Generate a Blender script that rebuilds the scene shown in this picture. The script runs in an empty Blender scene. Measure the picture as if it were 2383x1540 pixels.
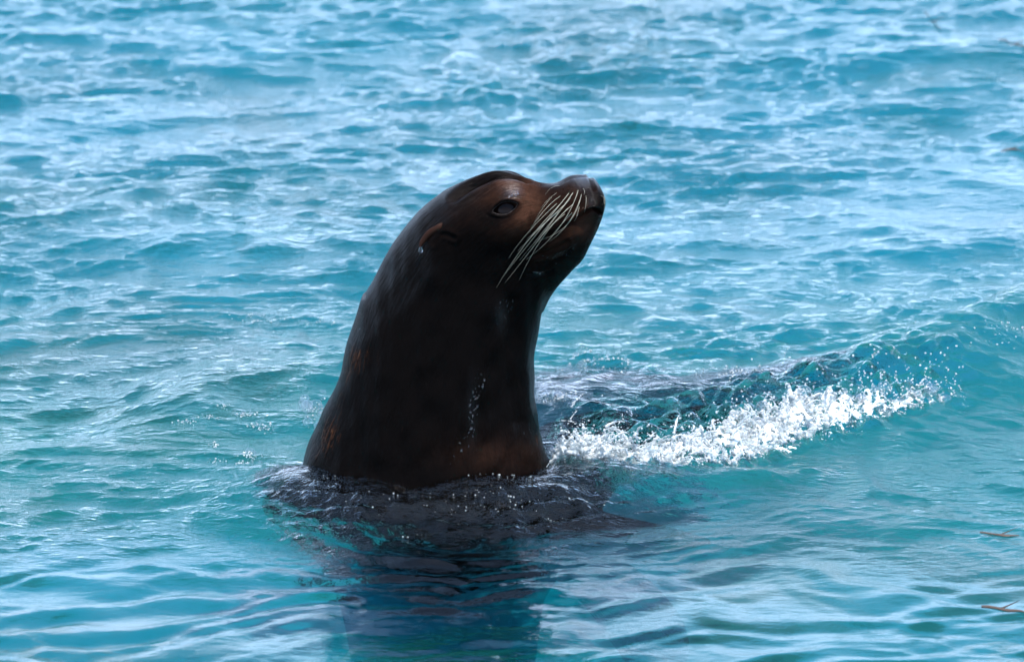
import bpy, math, random
import numpy as np
from mathutils import Vector
from mathutils.bvhtree import BVHTree

R = math.radians
rng = np.random.default_rng(7)
random.seed(7)
scene = bpy.context.scene
col = scene.collection

# ------------------------------------------------------------------ camera
PITCH = R(14.0)
FOC = 12605.0            # focal length in units of a 2383 x 1540 picture
CAMH = 2.687
cam_d = bpy.data.cameras.new('camera')
cam = bpy.data.objects.new('camera', cam_d)
col.objects.link(cam)
cam.location = (0, 0, CAMH)
cam.rotation_euler = (math.pi / 2 - PITCH, 0, 0)
cam_d.sensor_width = 36.0
cam_d.lens = 36.0 * FOC / 2383.0
cam_d.clip_start = 0.1
cam_d.clip_end = 5000
cam_d.dof.use_dof = True
cam_d.dof.focus_distance = 9.93
cam_d.dof.aperture_fstop = 7.0
scene.camera = cam

# ------------------------------------------------------------------ sky and sun
SUN_EL, SUN_AZ = R(75), R(150)     # azimuth counted from +Y towards +X
sun_dir = Vector((math.cos(SUN_EL) * math.sin(SUN_AZ), math.cos(SUN_EL) * math.cos(SUN_AZ), math.sin(SUN_EL)))
world = bpy.data.worlds.new('World')
scene.world = world
world.use_nodes = True
wt = world.node_tree
wt.nodes.clear()
def wn(t, **k):
    n = wt.nodes.new(t)
    for a, b in k.items():
        setattr(n, a, b)
    return n
sky = wn('ShaderNodeTexSky', sky_type='NISHITA', sun_disc=False)
sky.sun_elevation = SUN_EL
sky.sun_rotation = SUN_AZ
sky.air_density = 1.3
sky.dust_density = 0.3
sky.ozone_density = 1.3
bg = wn('ShaderNodeBackground')
bg.inputs['Strength'].default_value = 0.15
# scattered white clouds on a high layer, everywhere in the sky dome, closing up towards the horizon
tc = wn('ShaderNodeTexCoord')
sx_ = wn('ShaderNodeSeparateXYZ')
def wm(op, a, b=0.0, clamp=False):
    n = wn('ShaderNodeMath', operation=op, use_clamp=clamp)
    for i, q in enumerate((a, b)):
        if isinstance(q, bpy.types.NodeSocket): wt.links.new(q, n.inputs[i])
        else: n.inputs[i].default_value = q
    return n.outputs[0]
wt.links.new(tc.outputs['Generated'], sx_.inputs[0])
zz = wm('ADD', wm('MAXIMUM', sx_.outputs[2], 0.0), 0.16)
cv = wn('ShaderNodeCombineXYZ')
wt.links.new(wm('DIVIDE', sx_.outputs[0], zz), cv.inputs[0])
wt.links.new(wm('DIVIDE', sx_.outputs[1], zz), cv.inputs[1])
nz = wn('ShaderNodeTexNoise')
nz.inputs['Scale'].default_value = 1.5
nz.inputs['Detail'].default_value = 6
nz.inputs['Roughness'].default_value = 0.55
wt.links.new(cv.outputs[0], nz.inputs['Vector'])
hz = wm('POWER', wm('SUBTRACT', 1.0, wm('MAXIMUM', sx_.outputs[2], 0.0)), 4.0)
cov = wm('MULTIPLY', wm('SUBTRACT', wm('ADD', nz.outputs['Fac'], wm('MULTIPLY', hz, 0.62)), 0.62), 5.0, clamp=True)
mx = wn('ShaderNodeMix', data_type='RGBA')
mx.inputs[7].default_value = (5.6, 7.0, 9.6, 1)
wt.links.new(cov, mx.inputs[0])
wo = wn('ShaderNodeOutputWorld')
L = wt.links.new
L(sky.outputs[0], mx.inputs[6])
L(mx.outputs[2], bg.inputs['Color'])
L(bg.outputs[0], wo.inputs['Surface'])

sun_d = bpy.data.lights.new('sun', 'SUN')
sun_d.energy = 4.4
sun_d.angle = R(0.53)
sun_d.color = (1.0, 0.955, 0.89)
sun = bpy.data.objects.new('sun', sun_d)
col.objects.link(sun)
sun.location = (3, 5, 12)
sun.rotation_euler = sun_dir.to_track_quat('Z', 'Y').to_euler()

scene.view_settings.view_transform = 'Standard'
scene.view_settings.look = 'None'
scene.view_settings.exposure = 1.15
scene.view_settings.gamma = 1.0
scene.view_settings.use_curve_mapping = False
cy = scene.cycles
cy.use_denoising = True
cy.max_bounces = 10
cy.transmission_bounces = 8
cy.transparent_max_bounces = 12
cy.caustics_refractive = True
cy.caustics_reflective = False
cy.sample_clamp_indirect = 3.0
cy.sample_clamp_direct = 15.0
cy.blur_glossy = 0.3
cy.use_adaptive_sampling = True
cy.adaptive_threshold = 0.03

# ------------------------------------------------------------------ helpers
cp, sp = math.cos(PITCH), math.sin(PITCH)
def ray(u, v):
    a = (np.asarray(u, float) - 1191.5) / FOC
    b = (770.0 - np.asarray(v, float)) / FOC
    return a, cp + b * sp, -sp + b * cp
def at_z(u, v, z=0.0):
    dx, dy, dz = ray(u, v)
    t = (z - CAMH) / dz
    return dx * t, dy * t
def at_y(u, v, y):
    dx, dy, dz = ray(u, v)
    t = y / dy
    return dx * t, CAMH + dz * t
def proj(P):
    x, y, z = P[..., 0], P[..., 1], P[..., 2] - CAMH
    d = y * cp - z * sp
    up = y * sp + z * cp
    return 1191.5 + FOC * x / d, 770.0 - FOC * up / d

def link(o, parent=None):
    col.objects.link(o)
    if parent is not None:
        o.parent = parent
    return o
def tag(o, label=None, cat=None, group=None, kind=None):
    if label: o['label'] = label
    if cat: o['category'] = cat
    if group: o['group'] = group
    if kind: o['kind'] = kind
    return o
def mesh_from(name, V, F, mat, smooth=True):
    """V (n,3) array, F (m,k) array of one polygon size"""
    V = np.ascontiguousarray(V, dtype=np.float32)
    F = np.ascontiguousarray(F, dtype=np.int32)
    me = bpy.data.meshes.new(name)
    k = F.shape[1]
    me.vertices.add(len(V)); me.vertices.foreach_set('co', V.ravel())
    me.loops.add(F.size); me.loops.foreach_set('vertex_index', F.ravel())
    me.polygons.add(len(F))
    me.polygons.foreach_set('loop_start', np.arange(0, F.size, k, dtype=np.int32))
    me.update(calc_edges=True)
    me.validate()
    if smooth:
        me.polygons.foreach_set('use_smooth', np.ones(len(me.polygons), dtype=bool))
    if mat: me.materials.append(mat)
    return me
def fattr(me, name, arr):
    a = me.attributes.new(name, 'FLOAT', 'POINT')
    a.data.foreach_set('value', np.ascontiguousarray(arr, dtype=np.float32).ravel())
def sstep(a, b, x):
    t = np.clip((x - a) / (b - a), 0, 1)
    return t * t * (3 - 2 * t)

class NT:
    def __init__(self, name):
        self.m = bpy.data.materials.new(name)
        self.m.use_nodes = True
        self.t = self.m.node_tree
        self.t.nodes.clear()
    def n(self, typ, ins=None, **k):
        nd = self.t.nodes.new(typ)
        for a, b in k.items():
            setattr(nd, a, b)
        for a, b in (ins or {}).items():
            s = nd.inputs[a]
            if isinstance(b, bpy.types.NodeSocket):
                self.t.links.new(b, s)
            else:
                s.default_value = b
        return nd
    def attr(self, name):
        return self.n('ShaderNodeAttribute', attribute_name=name).outputs['Fac']
    def math(self, op, a, b=0.0, c=None, clamp=False):
        nd = self.n('ShaderNodeMath', {0: a, 1: b}, operation=op)
        if c is not None:
            if isinstance(c, bpy.types.NodeSocket): self.t.links.new(c, nd.inputs[2])
            else: nd.inputs[2].default_value = c
        nd.use_clamp = clamp
        return nd.outputs[0]
    def rng(self, x, a, b, c=0.0, d=1.0):
        return self.n('ShaderNodeMapRange', {0: x, 1: a, 2: b, 3: c, 4: d}).outputs[0]
    def mixc(self, f, a, b):
        return self.n('ShaderNodeMix', {0: f, 6: a, 7: b}, data_type='RGBA').outputs[2]
    def noise(self, vec, scale, detail=3, rough=0.5, dist=0.0):
        return self.n('ShaderNodeTexNoise', {'Vector': vec, 'Scale': scale, 'Detail': detail, 'Roughness': rough, 'Distortion': dist}).outputs['Fac']
    def out(self, surf=None, vol=None):
        o = self.n('ShaderNodeOutputMaterial')
        if surf is not None: self.t.links.new(surf, o.inputs['Surface'])
        if vol is not None: self.t.links.new(vol, o.inputs['Volume'])
        return self.m

# ------------------------------------------------------------------ materials
def mat_water():
    w = NT('water_surface')
    geo = w.n('ShaderNodeNewGeometry').outputs['Position']
    ripple = w.attr('ripple')
    m1 = w.n('ShaderNodeMapping', {'Vector': geo, 'Scale': (0.75, 1.35, 1.0), 'Rotation': (0, 0, 0.15)}).outputs[0]
    n1 = w.noise(m1, 34.0, 4, 0.58)
    h = w.math('MULTIPLY', w.math('MULTIPLY', n1, 0.009), ripple)
    bump = w.n('ShaderNodeBump', {'Strength': 1.0, 'Distance': 1.0, 'Height': h}).outputs[0]
    fr = w.n('ShaderNodeFresnel', {'IOR': 1.333, 'Normal': bump}).outputs[0]
    refr = w.n('ShaderNodeBsdfRefraction', {'Color': (1, 1, 1, 1), 'Roughness': 0.0, 'IOR': 1.333, 'Normal': bump}).outputs[0]
    trans = w.n('ShaderNodeBsdfTransparent', {'Color': (1, 1, 1, 1)}).outputs[0]
    below = w.n('ShaderNodeMixShader', {0: TRANSP, 1: refr, 2: trans}).outputs[0]
    glo = w.n('ShaderNodeBsdfGlossy', {'Color': (1, 1, 1, 1), 'Roughness': 0.02, 'Normal': bump}).outputs[0]
    surf = w.n('ShaderNodeMixShader', {0: fr, 1: below, 2: glo}).outputs[0]
    # foam lace lying on the water
    foam = w.attr('foam')
    fb = w.noise(geo, 70.0, 3, 0.65)
    thr = w.math('SUBTRACT', 0.74, w.math('MULTIPLY', foam, 0.36))
    mask = w.math('MULTIPLY', w.math('SUBTRACT', fb, thr), 10.0, clamp=True)
    mask = w.math('MULTIPLY', mask, w.rng(foam, 0.02, 0.15))
    fd = w.n('ShaderNodeBsdfPrincipled', {'Base Color': (0.58, 0.62, 0.64, 1), 'Roughness': 0.25, 'Normal': bump}).outputs[0]
    surf = w.n('ShaderNodeMixShader', {0: mask, 1: surf, 2: fd}).outputs[0]
    vol = w.n('ShaderNodeVolumeAbsorption', {'Color': (0.0, 0.868, 0.895, 1), 'Density': 1.6}).outputs[0]
    return w.out(surf, vol)
TRANSP = 0.27

def mat_seabed():
    w = NT('seabed_sand_and_rock')
    geo = w.n('ShaderNodeNewGeometry').outputs['Position']
    a = w.noise(geo, 1.7, 4, 0.6)
    b = w.noise(geo, 7.0, 4, 0.6)
    sand = w.mixc(b, (0.27, 0.38, 0.46, 1), (0.45, 0.60, 0.70, 1))
    green_sand = w.mixc(b, (0.17, 0.31, 0.25, 1), (0.33, 0.52, 0.43, 1))     # a greener, darker belt across the sand
    yy = w.math('ADD', w.n('ShaderNodeSeparateXYZ', {0: geo}).outputs[1], w.math('MULTIPLY', a, 1.2))
    belt = w.math('MULTIPLY', w.rng(yy, 10.6, 11.3), w.rng(yy, 13.4, 12.2))
    sand = w.mixc(belt, sand, green_sand)
    rock = w.mixc(b, (0.10, 0.12, 0.09, 1), (0.33, 0.32, 0.25, 1))
    base = w.mixc(w.rng(a, 0.50, 0.62), sand, rock)
    return w.out(w.n('ShaderNodeBsdfDiffuse', {'Color': base}).outputs[0])

def mat_fur():
    w = NT('wet_sea_lion_fur')
    geo = w.n('ShaderNodeNewGeometry').outputs['Position']
    al, ar = w.attr('along'), w.attr('around')
    vec = w.n('ShaderNodeCombineXYZ', {0: al, 1: ar, 2: 0.0}).outputs[0]
    st = w.n('ShaderNodeMapping', {'Vector': vec, 'Scale': (0.22, 1.0, 1.0)}).outputs[0]
    hair = w.noise(st, 620.0, 3, 0.65, 0.3)
    hair2 = w.noise(st, 150.0, 4, 0.65, 0.5)
    blot = w.noise(geo, 24.0, 5, 0.66, 0.5)
    edge = w.noise(st, 150.0, 5, 0.75, 0.8)
    brown, rust, slick, gloss = w.attr('brown'), w.attr('rust'), w.attr('slick'), w.attr('gloss')
    base = w.mixc(blot, (0.0008, 0.0007, 0.0007, 1), (0.0032, 0.0023, 0.0020, 1))
    bmask = w.math('MULTIPLY', brown, w.rng(blot, 0.34, 0.6, 0.35, 1.05), clamp=True)
    bcol = w.mixc(hair2, (0.030, 0.0125, 0.0075, 1), (0.115, 0.049, 0.028, 1))
    base = w.mixc(bmask, base, bcol)
    rm = w.math('SUBTRACT', w.math('ADD', w.math('MULTIPLY', rust, 0.62), w.math('MULTIPLY', edge, 1.7)), 1.20)
    rm = w.math('MULTIPLY', rm, 2.6, clamp=True)
    base = w.mixc(rm, base, w.mixc(hair2, (0.025, 0.010, 0.005, 1), (0.085, 0.032, 0.013, 1)))
    base = w.mixc(w.rng(hair, 0.35, 0.7, 0.0, 0.35), base, w.mixc(0.5, base, (0.0, 0.0, 0.0, 1)))
    # slick wet film against matted fur, ragged edge between
    sm = w.math('SUBTRACT', w.math('ADD', slick, w.math('MULTIPLY', edge, 0.8)), 0.85)
    sm = w.math('MULTIPLY', sm, 2.2, clamp=True)
    rough = w.rng(sm, 0, 1, 0.50, 0.34)
    rough = w.math('ADD', rough, w.rng(hair2, 0.3, 0.7, -0.12, 0.12))
    hh = w.math('ADD', w.math('MULTIPLY', hair, 0.0009), w.math('MULTIPLY', hair2, 0.0026))
    hh = w.math('ADD', hh, w.math('MULTIPLY', rm, 0.0012))
    peb = w.noise(geo, 330.0, 2, 0.6)
    hh = w.math('ADD', hh, w.math('MULTIPLY', w.math('MULTIPLY', peb, gloss), 0.0016))
    bump = w.n('ShaderNodeBump', {'Strength': 0.75, 'Distance': 1.0, 'Height': hh}).outputs[0]
    cb = w.n('ShaderNodeBump', {'Strength': 0.9, 'Distance': 1.0, 'Height': hh}).outputs[0]
    p = w.n('ShaderNodeBsdfPrincipled', {'Base Color': base, 'Roughness': rough, 'IOR': w.rng(sm, 0, 1, 1.035, 1.20), 'Normal': bump,
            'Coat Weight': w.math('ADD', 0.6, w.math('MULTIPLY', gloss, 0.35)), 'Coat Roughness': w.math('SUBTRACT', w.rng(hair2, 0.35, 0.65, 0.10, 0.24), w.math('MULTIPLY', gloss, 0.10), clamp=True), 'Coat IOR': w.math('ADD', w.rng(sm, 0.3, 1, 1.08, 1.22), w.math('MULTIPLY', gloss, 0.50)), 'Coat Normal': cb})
    return w.out(p.outputs[0])

def mat_simple(name, color, rough=0.5, **k):
    w = NT(name)
    geo = w.n('ShaderNodeTexCoord').outputs['Object']
    nz_ = w.noise(geo, k.pop('scale', 60.0), 3)
    dark = tuple(c * 0.6 for c in color) + (1,)
    base = w.mixc(nz_, dark, tuple(color) + (1,))
    p = w.n('ShaderNodeBsdfPrincipled', {'Base Color': base, 'Roughness': rough})
    for a, b in k.items():
        p.inputs[a.replace('_', ' ')].default_value = b
    return w.out(p.outputs[0])

def mat_foam():
    w = NT('white_foam')
    geo = w.n('ShaderNodeNewGeometry').outputs['Position']
    n_ = w.noise(geo, 170.0, 3)
    patch = w.rng(w.noise(geo, 38.0, 3, 0.6), 0.40, 0.58)
    b = w.n('ShaderNodeBump', {'Strength': 0.5, 'Distance': 0.004, 'Height': n_}).outputs[0]
    d = w.n('ShaderNodeBsdfDiffuse', {'Color': (0.78, 0.82, 0.84, 1), 'Normal': b}).outputs[0]
    t = w.n('ShaderNodeBsdfTranslucent', {'Color': (0.50, 0.55, 0.57, 1), 'Normal': b}).outputs[0]
    s = w.n('ShaderNodeMixShader', {0: 0.45, 1: d, 2: t}).outputs[0]
    tr = w.n('ShaderNodeBsdfTransparent', {'Color': (0.93, 0.97, 0.97, 1)}).outputs[0]
    s = w.n('ShaderNodeMixShader', {0: w.rng(patch, 0, 1, 0.66, 0.14), 1: s, 2: tr}).outputs[0]
    fc = w.n('ShaderNodeLayerWeight', {'Blend': 0.35, 'Normal': b}).outputs['Fresnel']
    g = w.n('ShaderNodeBsdfGlossy', {'Roughness': 0.06, 'Normal': b}).outputs[0]
    s = w.n('ShaderNodeMixShader', {0: w.math('MULTIPLY', fc, 0.5), 1: s, 2: g}).outputs[0]
    return w.out(s)

def mat_bubble():
    w = NT('clear_bubble_film')
    fc = w.n('ShaderNodeLayerWeight', {'Blend': 0.5}).outputs['Facing']
    f2 = w.math('ADD', w.math('MULTIPLY', w.math('POWER', fc, 3.0), 0.8), 0.10, clamp=True)
    g = w.n('ShaderNodeBsdfGlossy', {'Roughness': 0.04}).outputs[0]
    tr = w.n('ShaderNodeBsdfTransparent').outputs[0]
    return w.out(w.n('ShaderNodeMixShader', {0: f2, 1: tr, 2: g}).outputs[0])

M_WATER, M_BED, M_FUR, M_FOAM, M_BUB = mat_water(), mat_seabed(), mat_fur(), mat_foam(), mat_bubble()
M_EYE = mat_simple('dark_eye', (0.005, 0.0025, 0.002), 0.04, scale=20, Specular_IOR_Level=0.09)
M_EAR = mat_simple('ear_skin', (0.026, 0.011, 0.007), 0.5, Specular_IOR_Level=0.05)
M_WHI = mat_simple('pale_whisker', (0.28, 0.265, 0.21), 0.35, Subsurface_Weight=0.0)
M_TWIG = mat_simple('wet_brown_twig', (0.06, 0.035, 0.018), 0.4)

# ------------------------------------------------------------------ water height field
Y0 = 9.63                         # the sea lion's neck stands here
NCX = at_z(1010, 1110)[0]         # its centre at the waterline
NW = 150
_wr = np.random.default_rng(21)
wl = np.exp(_wr.uniform(math.log(0.045), math.log(1.7), NW))
wd = _wr.normal(0, 0.72, NW) + 0.08
wph = _wr.uniform(0, 2 * math.pi, NW)
wk = 2 * math.pi / wl
wa = 0.0225 / wk * np.interp(np.log(wl), np.log([0.05, 0.08, 0.22, 0.5, 1.7]), [1.5, 1.5, 0.95, 0.36, 0.16])
wdx, wdy = np.sin(wd), np.cos(wd)
_nr = np.random.default_rng(3)
def lownoise(x, y, scale, seed, n=10):
    r = np.random.default_rng(seed)
    o = np.zeros_like(x)
    for i in range(n):
        a = r.uniform(0, 2 * math.pi)
        k = 2 * math.pi / scale * r.uniform(0.5, 1.6)
        o += np.sin(k * (x * math.cos(a) + y * math.sin(a)) + r.uniform(0, 6.28))
    return o / math.sqrt(n / 2)

def crest_line(pts, z):
    P = np.array([at_z(u, v, z) for u, v in pts], float)
    o = np.argsort(P[:, 0])
    return P[o, 0], P[o, 1]

RIDGES = [  # (image points of the crest, height, front width, back width)
    ([(200, 905), (480, 855), (640, 842), (900, 850), (1300, 905), (1600, 885), (1900, 868), (2200, 800), (2450, 715), (2700, 690)], 0.060, 0.36, 0.22),
    ([(-300, 480), (0, 505), (250, 520), (430, 560), (620, 590), (880, 596), (1100, 610)], 0.030, 0.22, 0.35),
    ([(380, 1130), (520, 1118), (620, 1098), (740, 1080)], 0.030, 0.13, 0.14),
    ([(1180, 1120), (1300, 1124), (1450, 1126), (1600, 1122), (1760, 1112), (1980, 1085)], 0.022, 0.05, 0.09),
]
RL = [(crest_line(p, h), h, f, b) for p, h, f, b in RIDGES]

def ridge(x, y, i):
    (px, py), h, f, b = RL[i]
    yc = np.interp(x, px, py)
    d = y - yc                      # positive behind the crest
    prof = np.where(d < 0, np.exp(-(np.abs(d) / f) ** 1.7), np.exp(-(np.abs(d) / b) ** 2))
    ends = sstep(px[0] - 0.02, px[0] + 0.25, x) * (1 - sstep(px[-1] - 0.25, px[-1] + 0.02, x))
    if i == 0: ends = np.maximum(ends, sstep(0.7, 0.9, x)) * (1 - sstep(2.2, 3.5, x))
    if i == 0: h = h * (1 + 0.9 * sstep(0.45, 1.0, x))
    return h * prof * ends

# white water band: image points of its centre and half width
FB = np.array([(1290, 1082, 30), (1380, 1084, 28), (1480, 1080, 30), (1600, 1062, 38), (1720, 1025, 50), (1820, 990, 52), (1920, 962, 40), (2030, 938, 30), (2130, 915, 20), (2240, 895, 12)], float)
def at_w(u, v, lift=0.01):
    u = np.asarray(u, float); v = np.asarray(v, float)
    z = np.full(np.broadcast(u, v).shape, 0.03)
    for _ in range(8):
        x, y = at_z(u, v, z)
        z = 0.5 * z + 0.5 * (ridge(x, y, 0) + lift)
    return x, y
def foam_amount(x, y):
    fx, fy = at_w(FB[:, 0], FB[:, 1])
    _, fy2 = at_w(FB[:, 0], FB[:, 1] - FB[:, 2])
    yc = np.interp(x, fx, fy); hw = np.interp(x, fx, fy2 - fy)
    e = sstep(fx[0] - 0.03, fx[0] + 0.03, x) * (1 - sstep(fx[-1] - 0.15, fx[-1], x))
    return np.exp(-((y - yc) / (hw * 1.05)) ** 2) * e

def water(x, y, sx, sy):
    """height, sideways shifts, ripple strength, foam"""
    x = x.astype(np.float32); y = y.astype(np.float32)
    wx = x + 0.05 * lownoise(x, y, 1.1, 5) + 0.012 * lownoise(x, y, 0.3, 6)
    wy = y + 0.05 * lownoise(x, y, 1.0, 8) + 0.012 * lownoise(x, y, 0.3, 9)
    # calmer water in front of the animal, where rings smooth it
    front = 1 - sstep(8.95, 9.45, y + 0.10 * np.abs(x + 0.1) + 0.05 * lownoise(x, y, 0.8, 31))
    sheet = np.exp(-(((y - 9.32) / 0.24) ** 2)) * sstep(0.10, 0.45, x) * (1 - sstep(1.0, 1.5, x))
    gust = 1 + 0.20 * lownoise(x, y, 1.3, 14)
    gust = np.clip(gust, 0.4, 1.7)
    dn = np.hypot((x - NCX) / 0.40, (y - (Y0 - 0.05)) / 0.40)
    near = np.exp(-dn ** 4)
    h = np.zeros_like(x); dxs = np.zeros_like(x); dys = np.zeros_like(x)
    far_fade = 1.0 / (1 + np.maximum(np.hypot(x, y - 11) - 12, 0) / 40)
    sp_ = np.maximum(sx * 0.9, sy * 0.6)
    for i in range(NW):
        a = wa[i] * sstep(2.5, 5.0, wl[i] / sp_) * far_fade
        short = sstep(0.5, 0.10, np.array(wl[i])) if False else float(1 - sstep(0.12, 0.5, np.array(wl[i])))
        damp = 1 - front * (0.48 * short + 0.30 * (1 - short)) - 0.55 * sheet * short
        a = a * np.maximum(damp, 0.05) * (gust * short + (1 - short)) * (1 - 0.6 * near)
        ph = wk[i] * (wdx[i] * wx + wdy[i] * wy) + wph[i]
        s = np.sin(ph); c = np.cos(ph)
        h += a * s
        q = 0.75 * a
        dxs += q * wdx[i] * c; dys += q * wdy[i] * c
    # broad slow swell lines in the calm front water
    h += front * (0.0026 * np.sin(38 * (wy + 0.10 * wx) + 2.0 * lownoise(x, y, 0.9, 41)) + 0.0017 * np.sin(71 * (wy - 0.16 * wx) + 2.2 * lownoise(x, y, 0.6, 43)))
    for i in range(len(RL)):
        h += ridge(x, y, i)
    # water piled up round the neck, with rings
    r = np.hypot(x - NCX, (y - Y0) * 1.0)
    th = np.arctan2(y - Y0, x - NCX)
    ring_r = 0.37 + 0.03 * np.cos(th) + 0.02 * np.sin(3 * th + 1)
    infr = 1 - sstep(-0.05, 0.25, y - Y0)
    # a low dam of water stands on the camera side of the neck and falls off in steps over the shoulders
    bx_ = np.exp(-(np.abs(x - NCX - 0.02) / 0.34) ** 3)
    dy_ = y - (Y0 - 0.185 + 0.35 * np.maximum(np.abs(x - NCX) - 0.12, 0))
    dam = np.where(dy_ < 0, np.exp(-(np.abs(dy_) / 0.115) ** 2), np.exp(-(dy_ / 0.13) ** 2))
    h += 0.054 * bx_ * dam * (1 + 0.12 * lownoise(x, y, 0.2, 55))
    st_ = np.exp(-((dy_ + 0.10) / 0.085) ** 2) * np.exp(-(np.abs(x - NCX - 0.06) / 0.42) ** 4)
    h += st_ * (0.0058 * np.sin(2 * math.pi * dy_ / 0.056 + 0.9 * lownoise(x, y, 0.30, 51) + 0.4 * np.sin(9 * x)) + 0.0022 * lownoise(x, y, 0.045, 52, 14))
    h += 0.018 * np.exp(-((x - at_z(735, 1120)[0]) / 0.075) ** 2 - ((y - (Y0 - 0.07)) / 0.08) ** 2)
    h -= 0.008 * np.exp(-((dy_ + 0.21) / 0.06) ** 2) * bx_
    fo = foam_amount(x, y)
    turb = fo * (0.013 * lownoise(x, y, 0.11, 61, 14) + 0.009 * lownoise(x, y, 0.05, 62, 14) + 0.005 * lownoise(x, y, 0.027, 63, 14) + 0.012)
    # churned water behind the white band
    fx, fy = at_w(FB[:, 0], FB[:, 1] - FB[:, 2] - 45)
    ch = np.exp(-((y - np.interp(x, fx, fy)) / 0.16) ** 2) * sstep(0.06, 0.15, x) * (1 - sstep(0.75, 1.0, x))
    turb += ch * (0.009 * lownoise(x, y, 0.09, 66, 14) + 0.006 * lownoise(x, y, 0.045, 67, 14))
    h += turb * sstep(3.0, 6.0, 0.05 / np.minimum(sp_, 1)) if False else turb
    ripple = np.clip((1 - 0.74 * front - 0.45 * sheet), 0.08, 1) * np.clip(gust, 0.5, 1.5) * (1 + 1.5 * near * infr + 1.2 * ch)
    ripple *= 1.0 / (1 + np.maximum(y - 15, 0) / 8)
    return h, dxs, dys, ripple, fo, ch

def axis(fine0, fine1, step, lo, hi, g):
    a = list(np.arange(fine0, fine1, step))
    s = step; p = a[-1]
    while p < hi:
        s *= g; p += s; a.append(p)
    s = step; p = a[0]; pre = []
    while p > lo:
        s *= g; p -= s; pre.append(p)
    return np.array(pre[::-1] + a)
gx = axis(-1.45, 1.45, 0.0042, -400, 400, 1.09)
gy = axis(8.15, 11.0, 0.0058, -60, 11.0, 1.10)
gy = np.concatenate([gy[gy < 11.0], axis(11.0, 14.6, 0.0078, 11.0, 900, 1.09)])
gy = np.unique(gy)
SX = np.gradient(gx); SY = np.gradient(gy)
X, Y = np.meshgrid(gx, gy)
SXX, SYY = np.meshgrid(SX, SY)
H, DX, DY, RIP, FO, CH = water(X, Y, SXX, SYY)
nx, ny = len(gx), len(gy)
V = np.stack([X + DX, Y + DY, H], -1).reshape(-1, 3)
I = np.arange(nx * ny).reshape(ny, nx)
Q = np.stack([I[:-1, :-1], I[:-1, 1:], I[1:, 1:], I[1:, :-1]], -1).reshape(-1, 4)
# sides and underside close the body of water
BOT = -3.0
rim = np.concatenate([I[0, :], I[1:, -1], I[-1, -2::-1], I[-2:0:-1, 0]])
nb = len(V)
Vb = V[rim].copy(); Vb[:, 2] = BOT
V2 = np.concatenate([V, Vb, [[V[:, 0].mean(), 100, BOT]]])
n_r = len(rim)
a = np.arange(n_r); b = (a + 1) % n_r
sides = np.stack([rim[a], nb + a, nb + b, rim[b]], -1)
me = mesh_from('water', V2, np.concatenate([Q, sides]), M_WATER)
import bmesh
pad = np.zeros(len(V2) - nb)
fattr(me, 'ripple', np.concatenate([RIP.ravel(), pad]))
fattr(me, 'foam', np.concatenate([FO.ravel(), pad]))
bm = bmesh.new(); bm.from_mesh(me)
bm.verts.ensure_lookup_table()
ring = [bm.verts[nb + i] for i in range(n_r)]
bm.faces.new(ring[::-1])
bm.verts.remove(bm.verts[len(V2) - 1])
bm.to_mesh(me); bm.free()
water_o = link(bpy.data.objects.new('water', me))
tag(water_o, 'rippled clear turquoise water reflecting a pale blue sky', 'water', kind='structure')

def wh(x, y):
    """height of the water at single points"""
    x = np.atleast_1d(np.asarray(x, float)); y = np.atleast_1d(np.asarray(y, float))
    s = np.full_like(x, 0.0045)
    return water(x, y, s, s)[0]

# seabed
bx = axis(-6, 6, 0.15, -600, 600, 1.3)
by = axis(4, 24, 0.15, -80, 1200, 1.3)
BX, BY = np.meshgrid(bx, by)
BZ = -0.95 + 0.05 * lownoise(BX, BY, 2.2, 71) + 0.02 * lownoise(BX, BY, 0.7, 72)
I = np.arange(BX.size).reshape(BX.shape)
Qb = np.stack([I[:-1, :-1], I[:-1, 1:], I[1:, 1:], I[1:, :-1]], -1).reshape(-1, 4)
bed = link(bpy.data.objects.new('seabed', mesh_from('seabed', np.stack([BX, BY, BZ], -1).reshape(-1, 3), Qb, M_BED)))
tag(bed, 'pale sandy bottom with darker rock patches under the water', 'seabed', kind='structure')

# ------------------------------------------------------------------ sea lion
lion = bpy.data.objects.new('sea_lion', None)
link(lion)
lion.location = (float(NCX), Y0, 0)
tag(lion, 'dark brown wet sea lion raising its head and neck out of the water', 'sea lion')
bpy.context.view_layer.update()
LION_OFF = np.array([float(NCX), Y0, 0.0])

U = 0.000792       # metres per picture unit at the animal
def nspline(y):
    """natural cubic spline through rows of y at integer knots, returns f(t)"""
    y = np.asarray(y, float)
    if y.ndim == 1: y = y[:, None]
    n = len(y)
    A = np.zeros((n, n)); B = np.zeros_like(y)
    A[0, 0] = A[-1, -1] = 1
    for i in range(1, n - 1):
        A[i, i - 1] = 1; A[i, i] = 4; A[i, i + 1] = 1
        B[i] = 6 * (y[i + 1] - 2 * y[i] + y[i - 1])
    Mx = np.linalg.solve(A, B)
    def f(t):
        t = np.asarray(t, float)
        i = np.clip(np.floor(t).astype(int), 0, n - 2)
        u = (t - i)[:, None]
        return (Mx[i] * (1 - u) ** 3 + Mx[i + 1] * u ** 3) / 6 + (y[i] - Mx[i] / 6) * (1 - u) + (y[i + 1] - Mx[i + 1] / 6) * u
    return f
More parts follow.
